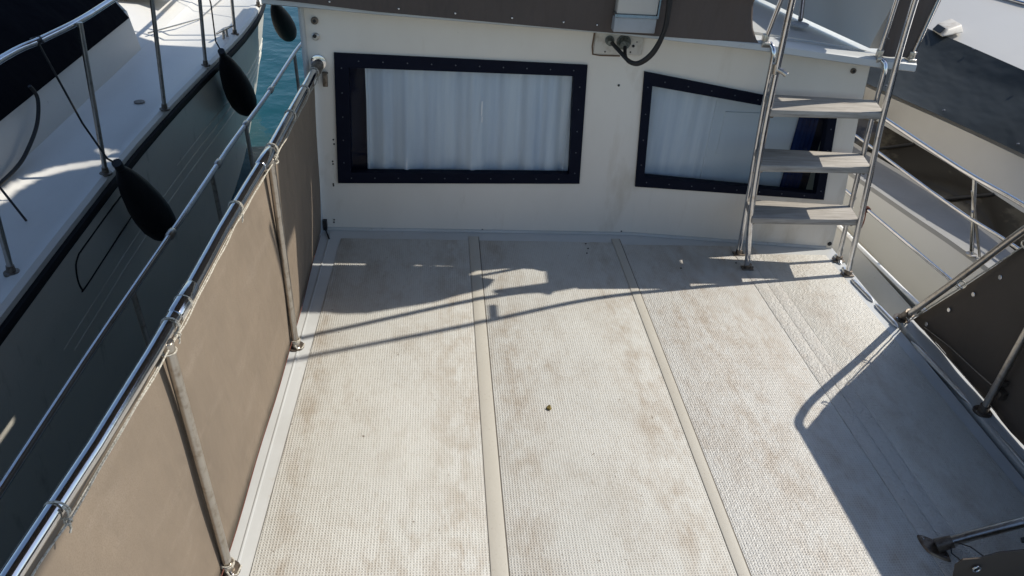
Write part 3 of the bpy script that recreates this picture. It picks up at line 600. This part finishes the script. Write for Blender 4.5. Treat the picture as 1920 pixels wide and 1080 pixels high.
# made-up canopy added out of view so its shade falls on the next boat
bm = thing('shade_canopy', (.6, 5.2, 1.9), 'added unseen cloth overhead that shades the next boat', 'light blocker')
SLIT = [((.63,4.31),(.655,4.50),(.70,4.63),(.78,4.735),(.87,4.79),(1.0,4.87)), ((.93,5.02),(.985,4.97))]  # gaps cut in the added cloth to throw sun patches on the next deck
def inslit(x, y):
    for li, pl_ in enumerate(SLIT):
        for a, c_ in zip(pl_, pl_[1:]):
            dx, dy = c_[0]-a[0], c_[1]-a[1]; t = max(0, min(1, ((x-a[0])*dx+(y-a[1])*dy)/(dx*dx+dy*dy)))
            if math.hypot(x-a[0]-t*dx, y-a[1]-t*dy) < (.038 if li == 0 else .028): return True
    return False
b = B(); b.grid([[(-1.3,0.6,3.2),(-1.3,3.3,3.2)],[(.5,0.6,3.2),(.5,3.3,3.2)],[(1.5,0.6,3.2),(1.5,3.3,3.2)]]); b.grid([[(-1.3,3.3,3.2),(-1.3,7.1,3.2)],[(.5,3.3,3.2),(.5,7.1,3.2)]]); b.grid([[(1.1,3.3,3.2),(1.1,7.1,3.2)],[(2.0,3.3,3.2),(2.0,7.1,3.2)]])
b.grid([[(.5,3.3,3.2),(.5,4.2,3.2)],[(1.1,3.3,3.2),(1.1,4.2,3.2)]]); b.grid([[(.5,5.1,3.2),(.5,7.1,3.2)],[(1.1,5.1,3.2),(1.1,7.1,3.2)]])
st = .02
for i in range(30):
    for j in range(45):
        x0, y0 = .5+i*st, 4.2+j*st
        if not inslit(x0+st/2, y0+st/2): b.add([(x0,y0,3.2),(x0+st,y0,3.2),(x0+st,y0+st,3.2),(x0,y0+st,3.2)], [(0,1,2,3)])
b.build('blocker_cloth', 'darkcanvas', bm)
for x, y in ((-.55,4.6),(2.3,5.0),(-.55,7),(2.2,7)):
    b = B(); b.tube([(x, y, 1.14),(min(x,1.95), y, 3.2)], .014, 10); b.build('pole', 'steel', bm, smooth=True)

# lower steel tube beyond the ladder with a bit of brown cord
lw = thing('side_tube', (2.5, 3.4, .15), 'short slim steel tube running aft from the ladder foot to the right guard rail', 'railing')
b = B(); b.tube([(2.50,3.82,.145),(2.50,3.4,.175),(2.50,2.70,.225)], .0095, 12); b.build('tube', 'steel', lw, smooth=True)
b = B(); b.tube([(2.50,4.6,.10),(2.50,3.95,.14)], .0095, 12); b.build('tube', 'steel', lw, smooth=True)
b = B(); cordloop(b, (2.50,3.80,.147), (0,1,0), .014, turns=3, pitch=.007, cr=.004); b.tube(smoothline([(2.49,3.79,.14),(2.48,3.76,.10),(2.47,3.75,.05),(2.44,3.73,.02)], 4), .004, 6)
tag(b.build('cord', 'redcord', smooth=True), 'frayed brown cord knotted on the slim tube beside the ladder', 'cord')

LX, LY = (0.470, 2.283)
lf = B(); lf.hexa([(LX-.013+a, LY-.010+c_, .0055) for a, c_ in ((0,.008),(.013,0),(.022,.010),(.017,.030),(.006,.027))], [(LX-.013+a, LY-.010+c_, z_) for a, c_, z_ in ((.001,.010,.011),(.013,.002,.015),(.021,.011,.008),(.017,.028,.014),(.007,.025,.009))])
tag(lf.build('leaf', 'leaf'), 'tiny dry leaf lying alone on the middle deck panel', 'leaf')

# ------------------------------------------------------------ neighbouring yacht on the left
ly = thing('moored_yacht', (-2.2, 5, -.3), 'neighbouring yacht on the left with grey shaded side deck and dark hull', 'boat')
G = [(-3,-1.72),(0,-1.745),(2,-1.775),(2.8,-1.789),(4.1,-1.812),(5,-1.794),(5.9,-1.745),(6.7,-1.68),(7.35,-1.655),(7.93,-1.675),(8.6,-1.76),(9.6,-2.0),(10.8,-2.5),(12,-3.2),(13,-4.2)]
WL = [(-3,-1.9),(0,-1.9),(3,-1.88),(5,-1.85),(6.4,-1.835),(7.5,-1.925),(8.7,-2.08),(9.8,-2.36),(11,-2.9),(12.2,-3.6),(13,-4.4)]
ysn = [-3,-1.5,0,1,2,2.8,3.4,4.1,4.6,5,5.4,5.9,6.3,6.7,7,7.35,7.6,7.93,8.2,8.6,9.1,9.6,10.2,10.8,11.4,12,12.5,13]
def sm(tab, y): return (interp(tab, y-.35)+interp(tab, y-.12)+interp(tab, y+.12)+interp(tab, y+.35))/4
rows = []
for t in (0, .15, .35, .6, .8, 1):
    rows.append([(sm(G, y)-.012+(sm(WL, y)-sm(G, y)+.012)*(t**1.3), y, -.0-1.35*t) for y in ysn])
b = B(); b.grid(rows); b.build('hull', 'hull', ly, smooth=True)
rows = [[(sm(G, y)-.012, y, 0.0) for y in ysn], [(sm(G, y)+.012, y, .004) for y in ysn], [(sm(G, y)+.020, y, .025) for y in ysn], [(sm(G, y)+.012, y, .048) for y in ysn], [(sm(G, y)-.01, y, .052) for y in ysn]]
b = B(); b.grid(rows); b.build('rub_strake', 'rub', ly, smooth=True)
rows = [[(sm(G, y)-.008, y, .05) for y in ysn], [(sm(G, y)-.004, y, .085) for y in ysn], [(sm(G, y)-.025, y, .105) for y in ysn], [(sm(G, y)-.075, y, .107) for y in ysn], [(sm(G, y)-.10, y, .095) for y in ysn], [(min(sm(G, y)-.2, -2.23), y, .10) for y in ysn], [(min(sm(G, y)-.25, -2.29), y, .135) for y in ysn]]
b = B(); b.grid(rows); b.build('side_deck', 'ndeck', ly, smooth=True)
ys2 = [y for y in ysn if y <= 6.3]
b = B(); b.grid([[(-2.29, y, .13) for y in ys2], [(-2.34, y, .42) for y in ys2], [(-3.9, y, .48) for y in ys2]]); b.add([(-2.29,6.3,.13),(-2.34,6.3,.42),(-2.75,6.45,.8),(-3.9,6.6,1.2),(-4.3,7.3,.9),(-3.4,7.3,.14)],[(0,1,2,3,4,5)]); b.build('cabin_side', 'ndeck', ly, smooth=False)
b = B(); b.grid([[(-2.29, y, .13) for y in (6.3, 8, 9.5)], [(-2.6, y, .22) for y in (6.3, 8, 9.5)], [(-4.5, y, .30) for y in (6.3, 8, 9.5)]]); b.build('foredeck', 'ndeck', ly, smooth=True)
b = B(); b.tube([(-2.32,6.6,.175),(-2.1,7.3,.115),(-2.05,8.5,.115)], .006, 6); pieces(b, 'jackline', 'steeldull', ly)
b = B(); b.box((-2.9,7.3,.26),(-2.35,7.9,.30)); b.build('hatch', 'cabinwhite', ly, bevel=.015)
b = B(); b.box((-2.33,8.3,.20),(-1.95,8.35,.34)); b.box((-2.33,8.3,.50),(-1.95,8.35,.53)); pieces(b, 'bow_step', 'steeldull', ly)
for (xb, yb), (xt, zt) in (((-1.879,3.095),(-1.86,.60)),((-1.827,4.13),(-1.775,.935)),((-1.79,5.129),(-1.735,.93)),((-1.751,6.067),(-1.70,.93)),((-1.713,6.923),(-1.68,.93)),((-1.70,7.9),(-1.70,.93)),((-1.87,2.1),(-1.86,.92))):
    if zt < .7: zt = .92; xt = -1.83
    b = B(); b.tube([(xb,yb,.10),(xt,yb,zt)], .0135, 14); po = b.build('stanchion', 'steeldull', ly, smooth=True)
    b = B(); b.tube([(xb,yb,.098),(xb,yb,.108),(xb,yb,.112),(xb+.002,yb,.14)], [.034,.033,.019,.017], 16); b.build('base', 'dirtsteel', po, smooth=True)
b = B(); b.tube(smoothline([(-1.90,1.2,.92),(-1.90,2.6,.92),(-1.90,3.57,.92),(-1.855,3.87,.92),(-1.80,4.20,.925),(-1.775,4.65,.93),(-1.735,5.13,.93),(-1.70,6.07,.93),(-1.68,6.92,.93),(-1.70,7.9,.93)], 5), .0165, 18); b.build('top_rail', 'steel', ly, smooth=True)
b = B(); b.disc((-1.99,5.25,.10),(0,0,1),.035,.006,18); b.build('filler_cap', 'dirtsteel', ly, smooth=True)
b = B(); b.tube([(-1.80,6.68,.17),(-1.765,6.80,.175),(-1.73,6.92,.17)], [.008,.013,.008], 10); b.tube([(-1.772,6.77,.10),(-1.770,6.78,.17)], .012, 8); b.tube([(-1.758,6.83,.10),(-1.758,6.83,.17)], .012, 8); b.build('cleat', 'steeldull', ly, smooth=True)
# rounded recess outline on the hull side and faint mouldings
def hx(y, z):
    t = -z/1.35; return sm(G, y)-.012+(sm(WL, y)-sm(G, y)+.012)*(max(t, 0)**1.3)
b = B(); loop = [(3.58,-.09),(3.52,-.12),(3.50,-.20),(3.52,-.27),(3.56,-.285),(4.0,-.28),(4.35,-.272)]
b.tube([(hx(y, z)+.001, y, z) for y, z in smoothline([(0, *q) for q in loop], 4) for _ in [0]] if False else [(hx(p[1], p[2])+.001, p[1], p[2]) for p in smoothline([(0, *q) for q in loop], 4)], .006, 6)
b.tube([(hx(y, -.09)+.001, y, -.09) for y in (3.58,3.8,4.0,4.2,4.35)], .006, 6); b.build('recess_outline', 'rub', ly, smooth=True)
for z_, y0 in ((-.42, 3.2), (-.50, 3.3), (-.34, 5.2)):
    b = B(); b.tube([(hx(y, z_)-.001, y, z_) for y in [y0+.15*k for k in range(40)] if y < 8.5], .005, 6); b.build('hull_moulding', 'hull', ly, smooth=True)
# navy cover of that yacht
cv = thing('boat_cover', (-2.4, 4, .4), 'almost black canvas cover draped over the cabin of the left yacht', 'boat cover')
rows = []
for i in range(9):
    t = i/8; rows.append([(-2.315-1.15*t**1.3+.012*math.sin(y*3)*t, y, .385+.9*t+.03*t*math.sin(y*2.1+t*3)) for y in [-1+.25*k for k in range(30)]])
b = B(); b.grid(rows); b.build('cover_cloth', 'navycanvas', cv, smooth=True)
# hose on its deck
b = B(); b.tube(smoothline([(-2.29,4.50,.46),(-2.275,4.52,.38),(-2.265,4.42,.27),(-2.255,4.24,.20),(-2.26,4.08,.155),(-2.275,3.8,.14),(-2.28,3.4,.14)], 6), .011, 10)
tag(b.build('hose', 'black', smooth=True), 'black hose curving from under the cover onto the left yacht side deck', 'hose')
# fenders
def fender(top, bot, r, rope, label):
    t = thing('fender', bot, label, 'fender', 'black teardrop fenders on the left yacht')
    A = Vector(top); Z = Vector(bot); pr = [(0,.16),(.03,.20),(.06,.22),(.10,.36),(.18,.54),(.32,.76),(.5,.94),(.66,1),(.78,.96),(.87,.82),(.94,.58),(.98,.32),(1,.05)]
    b = B(); b.tube([A+(Z-A)*q for q, _ in pr], [r*k for _, k in pr], 24); b.build('body', 'fender', t, smooth=True)
    b = B(); c1 = A+(Z-A)*.03; b.tube([A+(Z-A)*.045, A-(Z-A)*.015], .026, 14); b.build('eyelet_collar', 'black', t, smooth=True)
    b = B(); b.tube(rope, .0055, 8); cordloop(b, rope[-1], (Vector(rope[-1])-Vector(rope[-2])), .022, .0055, 2.5, .012); b.build('rope', 'black', t, smooth=True)
    return t
fender((-1.655,3.90,.27),(-1.65,4.36,-.43),.108,[(-1.655,3.90,.27),(-1.70,3.90,.30),(-1.77,3.88,.5),(-1.862,3.84,.92)], 'largest black fender hanging nearest the camera on the left yacht')
fender((-1.60,6.0,.23),(-1.60,6.58,-.47),.115,[(-1.60,6.0,.23),(-1.64,6.03,.30),(-1.66,6.12,.55),(-1.70,6.08,.93)], 'black fender hanging at the middle of the left yacht by its bow curve')
fender((-1.46,7.4,.27),(-1.45,8.05,-.24),.10,[(-1.46,7.4,.27),(-1.5,7.5,.4),(-1.70,7.85,.93)], 'farthest black fender over the open water beside the cabin corner')
b = B(); b.tube([(-2.26,3.75,.36),(-2.10,3.62,.22),(-2.005,3.554,.112)], .006, 8)
tag(b.build('rope', 'black', smooth=True), 'thin black line slanting down to the deck at the far left edge', 'rope')

# ------------------------------------------------------------ neighbouring yacht on the right
ry = thing('moored_yacht', (3.1, 4, -.3), 'white yacht on the right with smoked side windows and slim handrail', 'boat')
LG = [(2.62,6.8,0),(2.70,5.6,0),(2.75,4.92,0),(2.807,4.532,0),(2.909,4.009,0),(3.004,3.542,0),(3.067,2.919,0),(3.12,1.5,0),(3.12,-1,0)]
LD = [(2.85,7.0,.03),(2.95,5.9,.03),(2.993,5.31,.03),(3.044,4.928,.03),(3.196,4.292,.03),(3.259,3.692,.03),(3.277,3.068,.03),(3.31,1.6,.03),(3.31,-1,.03)]
LW = [(3.0,7.2,.22),(3.08,6.1,.22),(3.121,5.728,.22),(3.165,5.268,.22),(3.318,4.377,.22),(3.391,3.717,.22),(3.488,3.082,.22),(3.52,1.6,.22),(3.52,-1,.22)]
LW2 = [(2.70,8.0,.42),(2.80,6.5,.42),(2.95,5.6,.42),(3.095,5.096,.42),(3.306,4.495,.42),(3.462,3.958,.42),(3.649,3.231,.42),(3.75,1.7,.42),(3.75,-1,.42)]
LC = [(3.38,8.6,.72),(3.46,7.2,.72),(3.507,6.519,.72),(3.526,6.172,.72),(3.626,5.687,.72),(3.767,4.613,.72),(3.861,3.505,.72),(3.9,1.8,.72),(3.9,-1,.72)]
LU = [(3.5,9.5,.95),(3.6,7.6,.95),(3.704,6.69,.95),(3.85,6.5,.95),(3.994,6.349,.95),(4.288,5.538,.95),(4.618,4.531,.95),(4.7,2,.95),(4.7,-1,.95)]
def off(L_, dx=0, dz=0): return [(x+dx, y, z+dz) for x, y, z in L_]
def rs(L_, n=4): return smoothline(L_, n)
b = B(); b.grid([rs(LG), rs(off(LG, -.06, -.16)), rs(off(LG, -.10, -.5)), rs(off(LG, -.02, -1.4))]); b.build('hull', 'rhull', ry, smooth=True)
b = B(); b.grid([rs(LG), rs(off(LG, .012, .022)), rs(off(LG, .05, .022)), rs(off(LG, .065, .006)), rs(off(LD, -.03, -.02)), rs(LD)]); b.build('side_deck', 'rdeck', ry, smooth=True)
b = B(); b.grid([rs(LD), rs(off(LD, .012, .02))]); b.grid([rs(off(LW, -.012, -.02)), rs(LW), rs(LW2)]); b.build('cabin_side', 'cabinwhite', ry, smooth=True)
b = B(); b.grid([rs(off(LD, .012, .02)), rs(off(LW, -.012, -.02))]); b.build('window_band', 'brownglass', ry, smooth=True)
b = B(); b.grid([rs(LW2), rs(off(LW2, .02, .003)), rs(off(LC, -.02, -.004)), rs(LC), rs(LU), rs(off(LU, 2.5, .3))]); b.build('cabin_top', 'cabinwhite', ry, smooth=True)
b = B(); q0 = [ (p[0]-.008, p[1], p[2]+.004) for p in rs(LW2)]; q1 = [(p[0]-.004, p[1], p[2]+.012) for p in rs(LC)]
b = B(); rows = []
for i in range(9):
    t = i/8; rows.append([(a[0]+(c_[0]-a[0])*t-.02-.012*math.sin(t*math.pi)*math.sin(a[1]*6), a[1]+(c_[1]-a[1])*t, a[2]+(c_[2]-a[2])*t+.03+.02*math.sin(t*math.pi)*math.sin(a[1]*5+t*4)) for a, c_ in zip(rs(LW2), rs(LC))])
cvr = thing('boat_cover', (3.5, 4, .5), 'slate grey snap-on canvas cover along the cabin of the right yacht', 'boat cover')
b.grid(rows); b.build('cover_cloth', 'slate', cvr, smooth=True)
b = B()
for L_, n in ((LC, 1), (LW2, 1)):
    P_ = rs(L_, 8)
    acc = 0; nxt = .2
    for a, c_ in zip(P_, P_[1:]):
        acc += (c_-a).length
        if acc > nxt: b.disc(c_+Vector((-.045 if L_ is LC else .005, 0, .028 if L_ is LC else .058)), (-.5,0,1), .008, .008, 10); nxt += .55
pieces(b, 'snap', 'dulsnap', cvr)
b = B(); b.tube([tuple(Vector(p)+Vector((0,0,.012))) for p in rs(LU)], .014, 10); b.build('grab_rail', 'steel', ry, smooth=True)
b = B(); b.hexa([(3.62,5.50,.75),(3.60,5.32,.75),(3.78,5.36,.78),(3.80,5.60,.78)], [(3.66,5.52,.80),(3.65,5.36,.80),(3.77,5.40,.83),(3.79,5.57,.83)]); vn = b.build('vent', 'whiteplastic', ry, bevel=.012)
b = B(); b.hexa([(3.612,5.48,.765),(3.604,5.37,.765),(3.61,5.37,.765),(3.62,5.48,.765)], [(3.648,5.49,.80),(3.638,5.38,.80),(3.645,5.38,.80),(3.655,5.49,.80)]); b.build('vent_opening', 'black', vn)
for y0 in (3.3, 4.15, 4.9):
    x0, x1 = interp(sorted([(p[1], p[0]) for p in LD]), y0), interp(sorted([(p[1], p[0]) for p in LW]), y0-.22)
    b = B(); b.tube([(x0, y0, .05),(x1-.02, y0-.22, .20)], .010, 8); b.build('window_frame', 'black', ry, smooth=True)
RT = [(2.60,6.5,.5),(2.66,5.4,.5),(2.70,4.9,.5),(2.744,4.442,.5),(2.821,3.602,.5),(2.906,3.193,.5),(2.95,2.6,.5),(3.0,1,.5)]
b = B(); b.tube(rs(RT), .0125, 14); b.build('top_rail', 'steel', ry, smooth=True)
b = B(); b.tube(rs([(x+.05, y, .27) for x, y, z in RT]), .009, 12); b.build('mid_rail', 'steel', ry, smooth=True)
for y, xb in ((3.51,3.02),(5.0,2.85),(1.9,3.15)):
    xt = interp(sorted([(p[1], p[0]) for p in RT]), y)
    b = B(); b.tube([(xb, y, .03),(xt, y, .5)], .0115, 12); po = b.build('stanchion', 'steel', ry, smooth=True)
    b = B(); b.tube([(xb+.03, y-.03, .03),(xt+.02, y, .42)], .007, 10); b.disc((xb,y,.024),(0,0,1),.03,.008,14); b.build('brace', 'steeldull', po, smooth=True)
